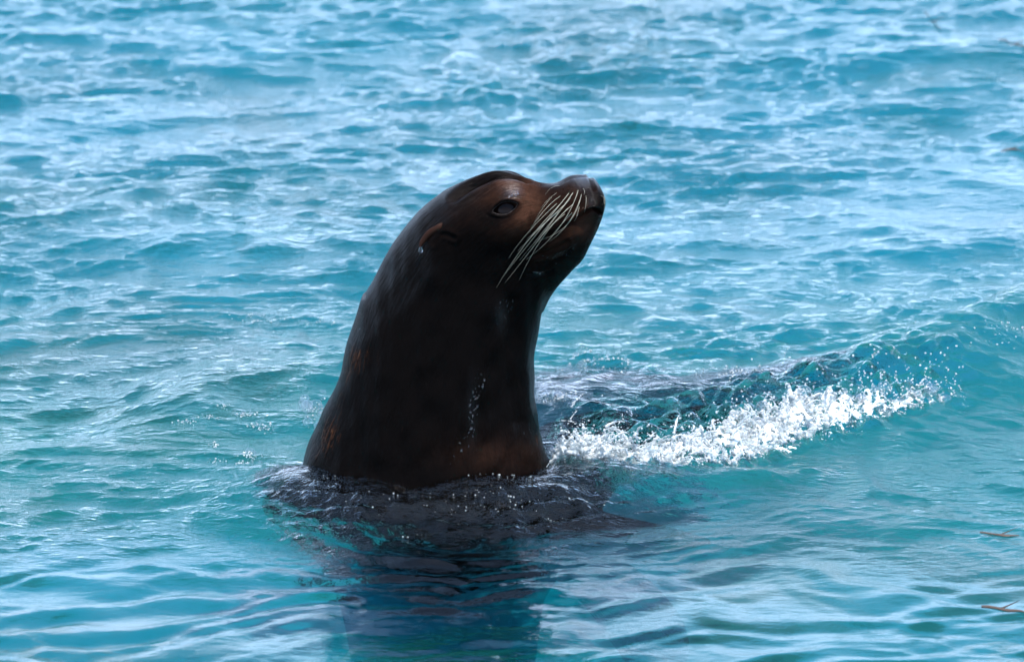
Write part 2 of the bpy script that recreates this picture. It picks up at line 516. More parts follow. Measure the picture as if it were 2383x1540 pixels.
# dorsal point, ventral point (picture units), half depth, egg factor (+ wider dorsally)
S = [
    (985, 2140, 1005, 2142, 10, 0), (900, 2080, 1100, 2085, 70, 0), (850, 1900, 1180, 1905, 130, 0), (815, 1650, 1240, 1660, 185, 0),
    (770, 1420, 1270, 1440, 200, 0), (680, 1270, 1325, 1300, 245, 0), (612, 1182, 1400, 1225, 285, 0.0), (628, 1160, 1405, 1195, 300, 0.0), (655, 1140, 1375, 1165, 308, 0),
    (685, 1118, 1325, 1140, 300, 0), (703, 1090, 1298, 1110, 264, 0),
    (716, 1055, 1274, 1064, 238, 0), (730, 1015, 1261, 1020, 228, 0), (750, 965, 1250, 957, 218, 0), (770, 914, 1246, 905, 209, 0),
    (789, 861, 1243, 858, 200, 0), (809, 799, 1247, 808, 190, 0), (829, 745, 1254, 762, 180, 0), (850, 692, 1266, 722, 170, 0),
    (874, 641, 1279, 693, 160, 0), (900, 590, 1293, 669, 150, 0.02), (934, 538, 1309, 647, 140, 0.04), (978, 486, 1323, 630, 130, 0.05),
    (1022, 446, 1335, 614, 121, 0.05), (1067, 416, 1346, 600, 113, 0.03), (1112, 394.5, 1355, 587, 105, 0.0), (1158, 381.5, 1362, 573, 97, -0.03),
    (1204, 390, 1368, 558, 88, -0.05), (1249, 404, 1375, 542, 79, -0.04), (1290, 409, 1383, 526, 70, 0.0), (1317, 400.5, 1389, 513, 65, 0.0),
    (1340, 394, 1394, 500, 60, 0.0), (1361, 391.5, 1400, 482, 52, 0.05), (1376, 394, 1405, 463, 41, 0.05), (1390, 406, 1407, 444, 27, 0.0), (1397, 417, 1404, 432, 11, 0), (1401, 424, 1401.5, 426, 1, 0)]
S = np.array(S, float)
fS = nspline(S)
nseg = len(S) - 1
kn = []
for i in range(nseg):
    per = 6 if i < 8 else (12 if i < 18 else (18 if i < 29 else 16))
    kn += [i + j / per for j in range(per)]
kn.append(nseg - 1e-6)
kn = np.array(kn)
P = fS(kn)
P[:, 4] = np.maximum(P[:, 4], 0.6)
NR, NM = len(kn), 320
tx, tz = at_y(P[:, 0], P[:, 1], Y0)
vx, vz = at_y(P[:, 2], P[:, 3], Y0)
cx, cz = (tx + vx) / 2, (tz + vz) / 2
ux, uz = (tx - vx) / 2, (tz - vz) / 2
hb = P[:, 4] * U
# the head is turned a little towards the camera
yaw = R(17) * sstep(17.5, 25, kn)
hx = at_y(1090, 560, Y0)[0]
coff = -np.tan(R(15)) * np.maximum(cx - hx + 0.08, 0) * sstep(17.5, 25, kn)
coff = coff + 0.25 * (1 - sstep(0.0, 3.0, kn)) + 0.20 * (1 - sstep(3.0, 6.5, kn))
th = 2 * math.pi * np.arange(NM) / NM
ct, stt = np.cos(th), np.sin(th)
sq = np.sign(stt) * np.abs(stt) ** 0.92
B = np.zeros((NR, NM, 3))
egg = 1 + P[:, 5][:, None] * 4 * ct[None, :] * 0.8
lat = hb[:, None] * sq[None, :] * egg            # positive towards the camera
lx, ly = np.sin(yaw)[:, None], -np.cos(yaw)[:, None]
B[..., 0] = cx[:, None] + ux[:, None] * ct + lat * (-lx * 0.0) 
B[..., 1] = Y0 + coff[:, None] + lat * ly
B[..., 2] = cz[:, None] + uz[:, None] * ct
# lateral direction turned with the head (kept small so the outline stays)
B[..., 0] += lat * 0.18 * (-np.sin(yaw))[:, None] * -1.0

def gnormals(B):
    du = np.gradient(B, axis=0)
    Bp = np.concatenate([B[:, -1:], B, B[:, :1]], 1)
    dv = (Bp[:, 2:] - Bp[:, :-2]) / 2
    n = np.cross(du, dv)
    n /= np.linalg.norm(n, axis=-1, keepdims=True) + 1e-12
    out = B - B.mean(1, keepdims=True)
    s = np.sign((n * out).sum(-1).mean())
    return n * s
NB = gnormals(B)
pu, pv = proj(B)
nearside = (stt > -0.02)[None, :] & np.ones((NR, 1), bool)
head = (kn > 18)[:, None] & np.ones((1, NM), bool)

def zc(x, y):      # picture position of a point read in the enlarged head view
    return 930.9 + x * 0.22667, 349.1 + y * 0.22667
def gau(u, v, c, sa, sb, ang=0.0, pw=2.0):
    ca, sa_ = math.cos(ang), math.sin(ang)
    a = (u - c[0]) * ca + (v - c[1]) * sa_
    b = -(u - c[0]) * sa_ + (v - c[1]) * ca
    return np.exp(-((np.abs(a) / sa) ** pw + (np.abs(b) / sb) ** pw))
def dist_line(u, v, pts):
    pts = np.array(pts, float)
    best = np.full(u.shape, 1e9); par = np.zeros(u.shape)
    L_ = 0; tot = np.hypot(*np.diff(pts, axis=0).T).sum()
    for p, q in zip(pts[:-1], pts[1:]):
        d = q - p; l = np.hypot(*d)
        t = np.clip(((u - p[0]) * d[0] + (v - p[1]) * d[1]) / (l * l), 0, 1)
        dd = np.hypot(u - p[0] - t * d[0], v - p[1] - t * d[1])
        m = dd < best
        best = np.where(m, dd, best); par = np.where(m, (L_ + t * l) / tot, par)
        L_ += l
    return best, par
def sline(pts, n=24):
    f = nspline(np.array(pts, float))
    return f(np.linspace(0, len(pts) - 1 - 1e-6, n))

D = np.zeros((NR, NM))
EYE = zc(1078, 592); EA = math.atan2(-70, 220)
# brow, cheek, whisker pad, jaw
D += 16 * gau(pu, pv, zc(1060, 425), 46, 25, -0.25)
D += 5 * gau(pu, pv, zc(1140, 760), 40, 22, -0.5)
D += 12 * gau(pu, pv, zc(1770, 560), 48, 36, -0.55, 2.4)
D += 6 * gau(pu, pv, zc(1800, 330), 34, 22, -0.2)
D -= 6 * gau(pu, pv, zc(1330, 520), 24, 40, 0.2)
D -= 17 * gau(pu, pv, zc(820, 315), 64, 12, -0.40)
D -= 8 * gau(pu, pv, zc(1300, 305), 50, 9, 0.03)
D += 5 * gau(pu, pv, zc(1750, 880), 38, 20, -0.75)
D -= 5 * gau(pu, pv, zc(1180, 1000), 60, 22, -0.5)
D += 7 * gau(pu, pv, zc(640, 760), 60, 40, -0.4)
gr_, _ = dist_line(pu, pv, sline([zc(560, 500), zc(720, 385), zc(860, 325), zc(1000, 292), zc(1150, 285), zc(1290, 302)]))
D -= 9 * np.exp(-(gr_ / 8.5) ** 2)
D += 3.5 * np.exp(-((gr_ - 19) / 9) ** 2)
# mouth line
mouth = sline([zc(2070, 660), zc(2030, 625), zc(1975, 605), zc(1905, 640), zc(1800, 715), zc(1700, 772), zc(1600, 832), zc(1480, 925), zc(1370, 1000)])
dm, pm = dist_line(pu, pv, mouth)
D -= (13 * (1 - 0.55 * pm)) * np.exp(-(dm / 3.8) ** 2)
up = sline([zc(1990, 585), zc(1890, 610), zc(1780, 690), zc(1680, 745), zc(1560, 825)])
du_, _ = dist_line(pu, pv, up)
D += 4 * np.exp(-(du_ / 7.5) ** 2)
# lower jaw sits behind the upper lip
D -= 6 * gau(pu, pv, zc(2010, 760), 20, 24, -0.6)
# folds behind the mouth and under the jaw
for pts, dep, wid in (([zc(1330, 1090), zc(1450, 1060), zc(1600, 1000), zc(1720, 930)], 3.2, 5.0), ([zc(1400, 1165), zc(1520, 1150), zc(1640, 1100), zc(1740, 1030)], 2.6, 5.0),
                      ([zc(1330, 1270), zc(1450, 1275), zc(1560, 1240)], 2.6, 6.0), ([zc(560, 900), zc(430, 870), zc(350, 960)], 3.0, 6.0)):
    d_, p_ = dist_line(pu, pv, sline(pts))
    D -= dep * np.exp(-(d_ / wid) ** 2)
    D += 0.7 * dep * np.exp(-((d_ - 9) / 6) ** 2)
# throat and neck: soft muscle relief
D += 3.0 * np.exp(-(dist_line(pu, pv, sline([(1225, 690), (1215, 780), (1212, 860), (1222, 960)]))[0] / 16) ** 2)
D -= 4.0 * np.exp(-(dist_line(pu, pv, sline([(1190, 700), (1185, 790), (1185, 870), (1200, 980)]))[0] / 14) ** 2)
neckm = (1 - sstep(20, 23, kn))[:, None] * sstep(9, 11, kn)[:, None]
D += neckm * (2.2 * lownoise(pu, pv * 0.5, 120, 81) + 1.0 * lownoise(pu, pv * 0.6, 45, 82))
# nostril slit
nos = sline([zc(1842, 236), zc(1905, 256), zc(1950, 310), zc(1975, 370), zc(1990, 410)])
dn_, pn_ = dist_line(pu, pv, nos)
D -= (4.5 + 6 * pn_) * np.exp(-(dn_ / (2.2 + 1.8 * pn_)) ** 2)
D += 1.2 * np.exp(-((dn_ - 7) / 4.5) ** 2)
# follicle bumps rows on the whisker pad
fol = [zc(1560 + 62 * i + 26 * r_, 470 + 68 * r_ - 24 * i) for r_ in range(4) for i in range(5)]
for c in fol:
    D -= 1.6 * gau(pu, pv, c, 2.6, 2.6)
# eye opening and lids
ca, sa = math.cos(EA), math.sin(EA)
ea = ((pu - EYE[0]) * ca + (pv - EYE[1]) * sa) / 29.0
eb = (-(pu - EYE[0]) * sa + (pv - EYE[1]) * ca)
eb = np.where(eb < 0, eb / 13.0, eb / 15.5)
er = (np.abs(ea) ** 1.6 + np.abs(eb) ** 1.6) ** (1 / 1.6)
D -= 8 * gau(pu, pv, (EYE[0] - 4, EYE[1] + 10), 40, 26, EA)
D += 3.2 * np.exp(-((er - 1.24) / 0.20) ** 2)
D -= 0.6 * np.exp(-((er - 1.62) / 0.16) ** 2)
EYED = float(D[np.unravel_index(np.argmin(er + (~nearside) * 1e3), er.shape)])
D -= 11 * (1 - sstep(0.90, 1.05, er))
D = np.where(nearside & head | (neckm > 0), D, 0.0)
# same relief on the hidden side
mir = (-np.arange(NM)) % NM
Dm = D[:, mir]
fl = (stt < 0)[None, :] & np.ones((NR, 1), bool)
D = np.where(fl, Dm, D)
edge_ok = np.abs(stt)[None, :] ** 0.6 * np.ones((NR, 1))
D *= np.where(head, sstep(0.0, 0.30, np.abs(stt))[None, :], 1.0)
B2 = B + NB * (D * U)[..., None]
# sagittal crest: pinch the top of the skull so it stands above the brow
ctop = np.exp(-((kn - 25.6) / 1.9) ** 2)[:, None] * sstep(0.45, 0.95, ct)[None, :]
B2[..., 1] = (Y0 + coff)[:, None] + (B2[..., 1] - (Y0 + coff)[:, None]) * (1 - 0.40 * ctop)

def tube_faces(nr, nm, base=0):
    I = np.arange(nr * nm).reshape(nr, nm) + base
    J = np.roll(I, -1, axis=1)
    return np.stack([I[:-1], J[:-1], J[1:], I[1:]], -1).reshape(-1, 4)
bodyV = B2.reshape(-1, 3)
bodyF = tube_faces(NR, NM)
# caps
capa = np.stack([np.arange(0, NM // 2 - 1), np.arange(1, NM // 2), NM - 1 - np.arange(1, NM // 2), (NM - np.arange(0, NM // 2 - 1)) % NM], -1)
# flippers, part of the same skin
def flipper(path, wid, thick, nrm=(0, 0, 1)):
    path = np.array(path, float); n = len(path)
    f = nspline(np.concatenate([path, np.array(wid)[:, None], np.array(thick)[:, None]], 1))
    t = np.linspace(0, n - 1 - 1e-6, 60); q = f(t)
    tan = np.gradient(q[:, :3], axis=0); tan /= np.linalg.norm(tan, axis=1)[:, None]
    nv = np.array(nrm, float); side = np.cross(tan, nv); side /= np.linalg.norm(side, axis=1)[:, None]
    upv = np.cross(side, tan)
    a = 2 * math.pi * np.arange(40) / 40
    w_, t_ = np.maximum(q[:, 3], 0.002), np.maximum(q[:, 4], 0.002)
    return q[:, None, :3] + side[:, None] * (w_[:, None] * np.cos(a))[..., None] + upv[:, None] * (t_[:, None] * np.sin(a))[..., None]
parts = []
x1, y1 = at_z(1400, 1195); x2, y2 = at_z(1590, 1195)
parts.append(flipper([(x1 - 0.22, y1 + 0.16, -0.07), (x1 - 0.06, y1 + 0.08, -0.07), (x1 + 0.02, y2 + 0.06, -0.068), (x2 - 0.06, y2 + 0.05, -0.064), (x2 + 0.0, y2 + 0.04, -0.062), (x2 + 0.05, y2 + 0.04, -0.064)], [0.13, 0.12, 0.095, 0.065, 0.035, 0.006], [0.06, 0.05, 0.035, 0.022, 0.013, 0.004], (0, -0.1, 1)))
parts.append(flipper([(-0.05, 9.95, -0.16), (0.08, 10.05, -0.25), (0.2, 10.2, -0.38), (0.27, 10.32, -0.52), (0.30, 10.40, -0.66)], [0.14, 0.14, 0.12, 0.09, 0.02], [0.06, 0.045, 0.03, 0.02, 0.006]))
# the far foreflipper reaches out just under the churned water
hp = [(NCX + 0.02, Y0 + 0.08, -0.30)] + [tuple(float(c) for c in at_z(u_, v_, z_)) + (z_,) for u_, v_, z_ in ((1330, 1075, -0.22), (1480, 1040, -0.155), (1620, 1005, -0.105), (1760, 975, -0.09), (1880, 948, -0.085), (1960, 930, -0.09), (2020, 920, -0.10))]
parts.append(flipper(hp, [0.14, 0.12, 0.105, 0.095, 0.08, 0.06, 0.035, 0.01], [0.12, 0.08, 0.06, 0.045, 0.03, 0.02, 0.012, 0.006]))
for s_ in (-1, 1):
    tx_, tz_ = at_y(1000, 2090, Y0)
    parts.append(flipper([(tx_, Y0 + 0.2, tz_ + 0.05), (tx_ + 0.06 * s_, Y0 + 0.32, tz_ + 0.03), (tx_ + 0.12 * s_, Y0 + 0.44, tz_ + 0.04), (tx_ + 0.15 * s_, Y0 + 0.54, tz_ + 0.06)], [0.04, 0.06, 0.08, 0.015], [0.03, 0.02, 0.013, 0.005]))
along = np.concatenate([[0], np.cumsum(np.linalg.norm(np.diff(B.mean(1), axis=0), axis=1))])
al = np.repeat(along[:, None], NM, 1)
arr = np.repeat((th - math.pi)[None, :], NR, 0) * 0.16
arr = np.where(th[None, :] > math.pi * 1.5, arr, arr)
u2, v2 = pu, pv
# colour zones of the coat
brown = np.zeros((NR, NM))
brown += 0.55 * gau(u2, v2, zc(1120, 420), 52, 22, -0.2)
brown += 0.58 * gau(u2, v2, zc(1330, 560), 30, 50, 0.3)
brown += 0.35 * gau(u2, v2, zc(1180, 800), 40, 22, -0.4)
brown += 0.5 * gau(u2, v2, zc(1900, 760), 32, 36, -0.6)
brown += 0.28 * gau(u2, v2, zc(1620, 940), 60, 20, -0.65)
brown += 0.2 * gau(u2, v2, zc(1750, 500), 60, 40, -0.5)
brown += 0.05 * gau(u2, v2, zc(700, 600), 110, 60, -0.5)
brown += 0.16 * gau(u2, v2, (1170, 1060), 120, 40)
brown *= 1 - 0.75 * gau(u2, v2, zc(960, 690), 34, 16, 0.1)  # paints relief shade and wet dark skin under the eye into the coat
brown *= 1 - 0.8 * np.exp(-((er - 1.12) / 0.16) ** 2)
rust = np.zeros((NR, NM))
rust += 0.66 * gau(u2, v2, (815, 845), 30, 45, 0.25) + 0.72 * gau(u2, v2, (762, 1025), 32, 55, 0.3) + 0.6 * gau(u2, v2, (842, 730), 12, 90, 0.4) + 0.4 * gau(u2, v2, (790, 930), 20, 60, 0.3)
rust += 0.62 * gau(u2, v2, (1254, 1030), 12, 45, -0.2) + 0.35 * gau(u2, v2, (860, 830), 40, 30)
dl, _ = dist_line(u2, v2, [(0, 0), (1, 1)])
lineu = np.interp(v2, [380, 480, 560, 640, 700, 760, 820, 880, 960, 1100], [1300, 1120, 1035, 1045, 990, 920, 860, 815, 790, 770])
slick = 0.62 * (1 - sstep(-60, 60, u2 - lineu))
slick = np.maximum(slick, 0.75 * gau(u2, v2, zc(1130, 430), 60, 45, -0.2))
slick = np.maximum(slick, 0.9 * gau(u2, v2, zc(1900, 300), 50, 40))
thr_u = np.interp(v2, [640, 700, 760, 860, 950, 1000], [1275, 1245, 1235, 1215, 1225, 1245])
slick = np.maximum(slick, 0.62 * sstep(-8, 12, u2 - thr_u) * sstep(640, 690, v2))
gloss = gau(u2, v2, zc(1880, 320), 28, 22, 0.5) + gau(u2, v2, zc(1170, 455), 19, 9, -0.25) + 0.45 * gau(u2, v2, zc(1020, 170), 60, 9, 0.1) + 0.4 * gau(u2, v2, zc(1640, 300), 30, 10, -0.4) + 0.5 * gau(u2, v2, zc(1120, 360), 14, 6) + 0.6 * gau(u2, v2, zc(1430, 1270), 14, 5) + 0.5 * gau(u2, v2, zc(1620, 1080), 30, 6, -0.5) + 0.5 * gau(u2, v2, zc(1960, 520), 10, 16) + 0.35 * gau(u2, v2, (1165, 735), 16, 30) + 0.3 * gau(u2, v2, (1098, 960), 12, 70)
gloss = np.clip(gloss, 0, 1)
wgt = {'gloss': [gloss.ravel()], 'along': [al.ravel()], 'around': [arr.ravel()], 'brown': [brown.ravel()], 'rust': [rust.ravel()], 'slick': [slick.ravel()]}
VV = [bodyV]; FF = [bodyF, np.array([[0, 1, 2, 3]])[:0]]
base = len(bodyV)
for q in parts:
    nr, nm = q.shape[:2]
    VV.append(q.reshape(-1, 3)); FF.append(tube_faces(nr, nm, base)); base += nr * nm
    for k in wgt:
        if k == 'along': wgt[k].append(np.repeat(np.linspace(0, .4, nr)[:, None], nm, 1).ravel())
        elif k == 'around': wgt[k].append(np.repeat(np.linspace(0, .3, nm)[None], nr, 0).ravel())
        else: wgt[k].append(np.full(nr * nm, 0.0))
VV = np.concatenate(VV); FF = np.concatenate(FF)
me = mesh_from('body', VV - LION_OFF, FF[:, ::-1], M_FUR)
bm = bmesh.new(); bm.from_mesh(me)
bmesh.ops.holes_fill(bm, edges=[e for e in bm.edges if e.is_boundary], sides=0)
bmesh.ops.recalc_face_normals(bm, faces=bm.faces)
for f in bm.faces: f.smooth = True
bm.to_mesh(me); bm.free()
for k, v in wgt.items(): fattr(me, k, np.concatenate(v))
body = link(bpy.data.objects.new('body', me), lion)

bvh = BVHTree.FromPolygons([tuple(p) for p in bodyV.tolist()], bodyF.tolist())
camv = Vector((0, 0, CAMH))
def hit(u, v):
    d = Vector([float(c) for c in ray(u, v)]).normalized()
    loc, nrm, i, dist = bvh.ray_cast(camv, d)
    if loc is None: return None, None
    if nrm.dot(d) > 0: nrm = -nrm
    return loc, nrm
def px_point(u, v, depth):
    d = Vector([float(c) for c in ray(u, v)])
    return camv + d * (depth / d.y)

def uv_sphere(r, nu=40, nv=24):
    V = []; F = []
    for i in range(nv + 1):
        p = math.pi * i / nv
        for j in range(nu):
            t = 2 * math.pi * j / nu
            V.append((r * math.sin(p) * math.cos(t), r * math.sin(p) * math.sin(t), r * math.cos(p)))
    for i in range(nv):
        for j in range(nu):
            F.append((i * nu + j, (i + 1) * nu + j, (i + 1) * nu + (j + 1) % nu, i * nu + (j + 1) % nu))
    return np.array(V), np.array(F)
# eyes
iE = np.argmin(((pu - EYE[0]) ** 2 + (pv - EYE[1]) ** 2 + (~nearside) * 1e9).ravel())
ie, je = divmod(int(iE), NM)
sv, sf = uv_sphere(42 * U)
eye_me = mesh_from('eye', sv, sf, M_EYE)
for side in (0, 1):
    j = je if side == 0 else (NM - je) % NM
    c = B[ie, j] - NB[ie, j] * (42 + 3.0 - EYED) * U
    o = link(bpy.data.objects.new('eye', eye_me), lion)
    o.location = Vector(c - LION_OFF)
    if side == 0: o['label'] = 'dark glossy half-closed eye below the brow'

# lid rims round the eyes
M_LID = mat_simple('wet_eyelid', (0.022, 0.018, 0.018), 0.4, Specular_IOR_Level=0.08)
def lid_mesh():
    n, m = 64, 8
    V = []
    C_ = []
    for i in range(n):
        t = 2 * math.pi * i / n
        c_, s_ = math.cos(t), math.sin(t)
        a_ = 29.0 * 1.04 * math.copysign(abs(c_) ** 1.25, c_); b_ = math.copysign(abs(s_) ** 1.25, s_) * (15.5 if s_ > 0 else 13.0) * 1.04
        loc, nrm = hit(EYE[0] + a_ * ca - b_ * sa, EYE[1] + a_ * sa + b_ * ca)
        C_.append((np.array(loc), np.array(nrm), 0.7 + 0.9 * max(s_, 0)))
    for i in range(n):
        p, nn, r_ = C_[i]
        tan = C_[(i + 1) % n][0] - C_[i - 1][0]; tan /= np.linalg.norm(tan) + 1e-9
        s1 = np.cross(tan, nn); s1 /= np.linalg.norm(s1) + 1e-9
        for k in range(m):
            q = 2 * math.pi * k / m
            V.append(p + (s1 * math.cos(q) + nn * (0.8 * math.sin(q) + 0.2)) * r_ * U)
    I = np.arange(n * m).reshape(n, m); J = np.roll(I, -1, 1); K = np.roll(I, -1, 0); L2 = np.roll(J, -1, 0)
    return np.array(V), np.stack([I, J, L2, K], -1).reshape(-1, 4)
lv, lf = lid_mesh()
link(bpy.data.objects.new('eyelid', mesh_from('eyelid', lv - LION_OFF, lf, M_LID)), lion)

# ears: small furled flaps
def ear_mesh():
    n, m = 28, 20
    path = sline([zc(440, 760), zc(395, 800), zc(320, 840), zc(255, 900), zc(215, 960), zc(212, 995)], n)
    wid = np.interp(np.linspace(0, 1, n), [0, .15, .45, .75, 1], [4.0, 8.0, 8.5, 5.5, 0.8])
    Vs = []
    for i in range(n):
        p, _ = hit(*path[i]); 
        if p is None: p = px_point(path[i][0], path[i][1], Y0 - 0.1)
        t = i / (n - 1)
        lift = (-3 + 14 * math.sin(min(t * 1.25, 1) * math.pi / 2)) * U
        a = path[min(i + 1, n - 1)] - path[max(i - 1, 0)]; a /= np.hypot(*a)
        sd = np.array([-a[1], a[0]])
        for k in range(m):
            q = 2 * math.pi * k / m
            s_ = math.cos(q) * wid[i]; d_ = math.sin(q) * wid[i] * 0.42 - 0.03 * s_ * s_
            Vs.append((p.x + sd[0] * s_ * U, p.y - lift - d_ * U, p.z - sd[1] * s_ * U))
    return np.array(Vs), tube_faces(n, m)
ev, ef = ear_mesh()
o = link(bpy.data.objects.new('ear', mesh_from('ear', ev - LION_OFF, ef, M_EAR)), lion)
o['label'] = 'small furled reddish brown ear flap'
e2 = ev.copy()
cmid = float(np.interp(ev[:, 0].mean(), cx[150:], (Y0 + coff)[150:])) if True else Y0
e2[:, 1] = 2 * (Y0 - 0.01) - e2[:, 1]
link(bpy.data.objects.new('ear', mesh_from('ear', e2 - LION_OFF, ef[:, ::-1], M_EAR)), lion)

# whiskers, one object each
WH = [((1555, 545), (1400, 720), (1330, 850), .5), ((1620, 540), (1330, 830), (1115, 1110), .8), ((1680, 520), (1300, 950), (985, 1420), 1.0), ((1745, 430), (1420, 840), (1080, 1270), 1.1),
      ((1790, 420), (1440, 900), (1080, 1360), 1.1), ((1835, 395), (1640, 790), (1300, 1120), 1.0), ((1865, 440), (1720, 760), (1420, 930), .8), ((1785, 550), (1480, 880), (1225, 1330), 1.0),
      ((1730, 590), (1530, 800), (1380, 960), .9), ((1850, 500), (1720, 760), (1530, 940), .7), ((1880, 395), (1895, 430), (1882, 465), .5), ((1910, 470), (1908, 560), (1890, 640), .6),
      ((1840, 580), (1815, 680), (1790, 730), .6), ((1650, 470), (1500, 600), (1380, 770), .7), ((1560, 480), (1450, 620), (1370, 760), .4), ((1640, 370), (1560, 385), (1490, 460), .35),
      ((1770, 640), (1660, 760), (1540, 900), .6), ((1700, 650), (1500, 830), (1420, 950), .8), ((1640, 620), (1430, 800), (1300, 920), 1.0), ((1690, 560), (1380, 860), (1210, 1040), 1.0),
      ((1760, 480), (1500, 800), (1230, 1130), .9), ((1610, 440), (1510, 520), (1450, 600), .35), ((2060, 470), (2095, 500), (2070, 580), .35), ((2085, 370), (2118, 450), (2100, 560), .4), ((2092, 430), (2095, 620), (2050, 760), .45)]
def whisker(p0, p1, p2, w):
    n, m = 22, 6
    a, b_, c = [np.array(zc(*p)) for p in (p0, p1, p2)]
    b_ = 2 * b_ - (a + c) / 2
    pts = []; last = None
    for i in range(n):
        t = i / (n - 1)
        q = a * (1 - t) ** 2 + 2 * b_ * t * (1 - t) + c * t * t
        loc, _ = hit(q[0], q[1])
        y = loc.y if loc is not None else (last if last is not None else Y0 - 0.1)
        y = y if last is None else 0.5 * y + 0.5 * last
        if last is None and loc is None: y = Y0 - 0.085
        last = y
        pts.append(px_point(q[0], q[1], y + 0.003 - (0.006 + 0.022 * math.sin(t * 2.0)) * (1 if i else 0)))
    V = []
    for i, p in enumerate(pts):
        t = i / (n - 1); r = (0.00044 * w + 0.00008) * (1 - 0.82 * t ** 1.3)
        tan = (pts[min(i + 1, n - 1)] - pts[max(i - 1, 0)]).normalized()
        s1 = tan.cross(Vector((0, 1, 0.1))).normalized(); s2 = tan.cross(s1)
        for k in range(m):
            an = 2 * math.pi * k / m
            V.append(p + s1 * (r * math.cos(an)) + s2 * (r * math.sin(an)))
    return np.array(V), tube_faces(n, m)
for w_ in WH:
    wv, wf = whisker(*w_)
    link(bpy.data.objects.new('whisker', mesh_from('whisker', wv - LION_OFF, wf, M_WHI)), lion)

# ------------------------------------------------------------------ drops, foam and bubbles
def ico(sub):
    bm = bmesh.new(); bmesh.ops.create_icosphere(bm, subdivisions=sub, radius=1.0)
    V = np.array([v.co[:] for v in bm.verts]); F = np.array([[v.index for v in f.verts] for f in bm.faces]); bm.free()
    return V, F
ICO1, ICO2, ICO3 = ico(1), ico(2), ico(3)
def scatter_spheres(C, Rr, shape, squash=None, rot=True, seed=1, warp=0.0):
    r = np.random.default_rng(seed)
    V0, F0 = shape
    C = np.asarray(C, float); n = len(C)
    sc = np.asarray(Rr, float)[:, None, None] * (1 + (squash if squash is not None else 0) * r.normal(size=(n, 1, 3)))
    V = V0[None] * np.abs(sc)
    if warp: V = V * (1 + warp * r.normal(size=(n, len(V0), 1)))
    V = V + C[:, None]
    F = F0[None] + (np.arange(n) * len(V0))[:, None, None]
    return V.reshape(-1, 3), F.reshape(-1, 3)

# wet drops on the coat
drops = []
def add_drops(line, n, spread, r0, r1):
    pts = sline(line, 60)
    for _ in range(n):
        q = pts[random.randrange(60)] + np.random.default_rng(random.randrange(10 ** 9)).normal(0, spread, 2)
        loc, nrm = hit(q[0], q[1])
        if loc is not None:
            drops.append((loc, nrm, random.uniform(r0, r1)))
add_drops([(1125, 872), (1105, 930), (1098, 985), (1080, 1040), (1045, 1078)], 48, 8, 0.0008, 0.0034)
add_drops([(1185, 700), (1168, 735), (1155, 765)], 20, 12, 0.0008, 0.0026)
add_drops([(880, 620), (830, 780), (780, 950)], 10, 30, 0.0006, 0.0016)
add_drops([(1200, 850), (1210, 950), (1225, 1060)], 10, 22, 0.0006, 0.0018)
add_drops([zc(1100, 490), zc(1160, 470), zc(1220, 450)], 14, 2.5, 0.0015, 0.003)
add_drops([zc(1380, 1255), zc(1450, 1270)], 10, 2, 0.0015, 0.003)
add_drops([zc(1450, 1050), zc(1600, 1120), zc(1800, 950)], 26, 8, 0.001, 0.0022)
dV, dF = [], []; base = 0
V0, F0 = ICO2
for loc, nrm, r in drops:
    q = nrm.to_track_quat('Z', 'Y').to_matrix()
    Mx = np.array(q)
    v = (V0 * np.array([r * random.uniform(0.5, 0.9), r * random.uniform(0.8, 1.5), r * 0.7])) @ Mx.T + np.array(loc)
    dV.append(v); dF.append(F0 + base); base += len(v)
M_DROP = NT('water_drop')
_fr = M_DROP.math('ADD', M_DROP.math('MULTIPLY', M_DROP.math('POWER', M_DROP.n('ShaderNodeLayerWeight', {'Blend': 0.5}).outputs['Facing'], 4.0), 0.5), 0.05)
_g = M_DROP.n('ShaderNodeBsdfGlossy', {'Roughness': 0.12}).outputs[0]
_t = M_DROP.n('ShaderNodeBsdfTransparent').outputs[0]
M_DROP = M_DROP.out(M_DROP.n('ShaderNodeMixShader', {0: _fr, 1: _t, 2: _g}).outputs[0])
dr = link(bpy.data.objects.new('water_droplets', mesh_from('water_droplets', np.concatenate(dV), np.concatenate(dF), M_DROP)))
tag(dr, 'tiny clear water droplets clinging to the sea lion coat', 'droplets', kind='stuff')
# the drop hanging from the ear tip
tip = ev.reshape(28, 20, 3)[-1].mean(0)
v = V0 * np.array([0.0042, 0.0042, 0.0056]); v[:, 2] *= np.where(v[:, 2] > 0, 1.5, 1.0); v[:, :2] *= np.where(v[:, 2:3] > 0, 0.7, 1.0)
M_CLEAR = NT('clear_drop'); M_CLEAR = M_CLEAR.out(M_CLEAR.n('ShaderNodeBsdfGlass', {'Roughness': 0.0, 'IOR': 1.333}).outputs[0])
ed = link(bpy.data.objects.new('water_drop', mesh_from('water_drop', v, F0, M_CLEAR)))
ed.location = Vector(tip) + Vector((0, -0.001, -0.004))
tag(ed, 'clear water drop hanging from the tip of the ear', 'drop')

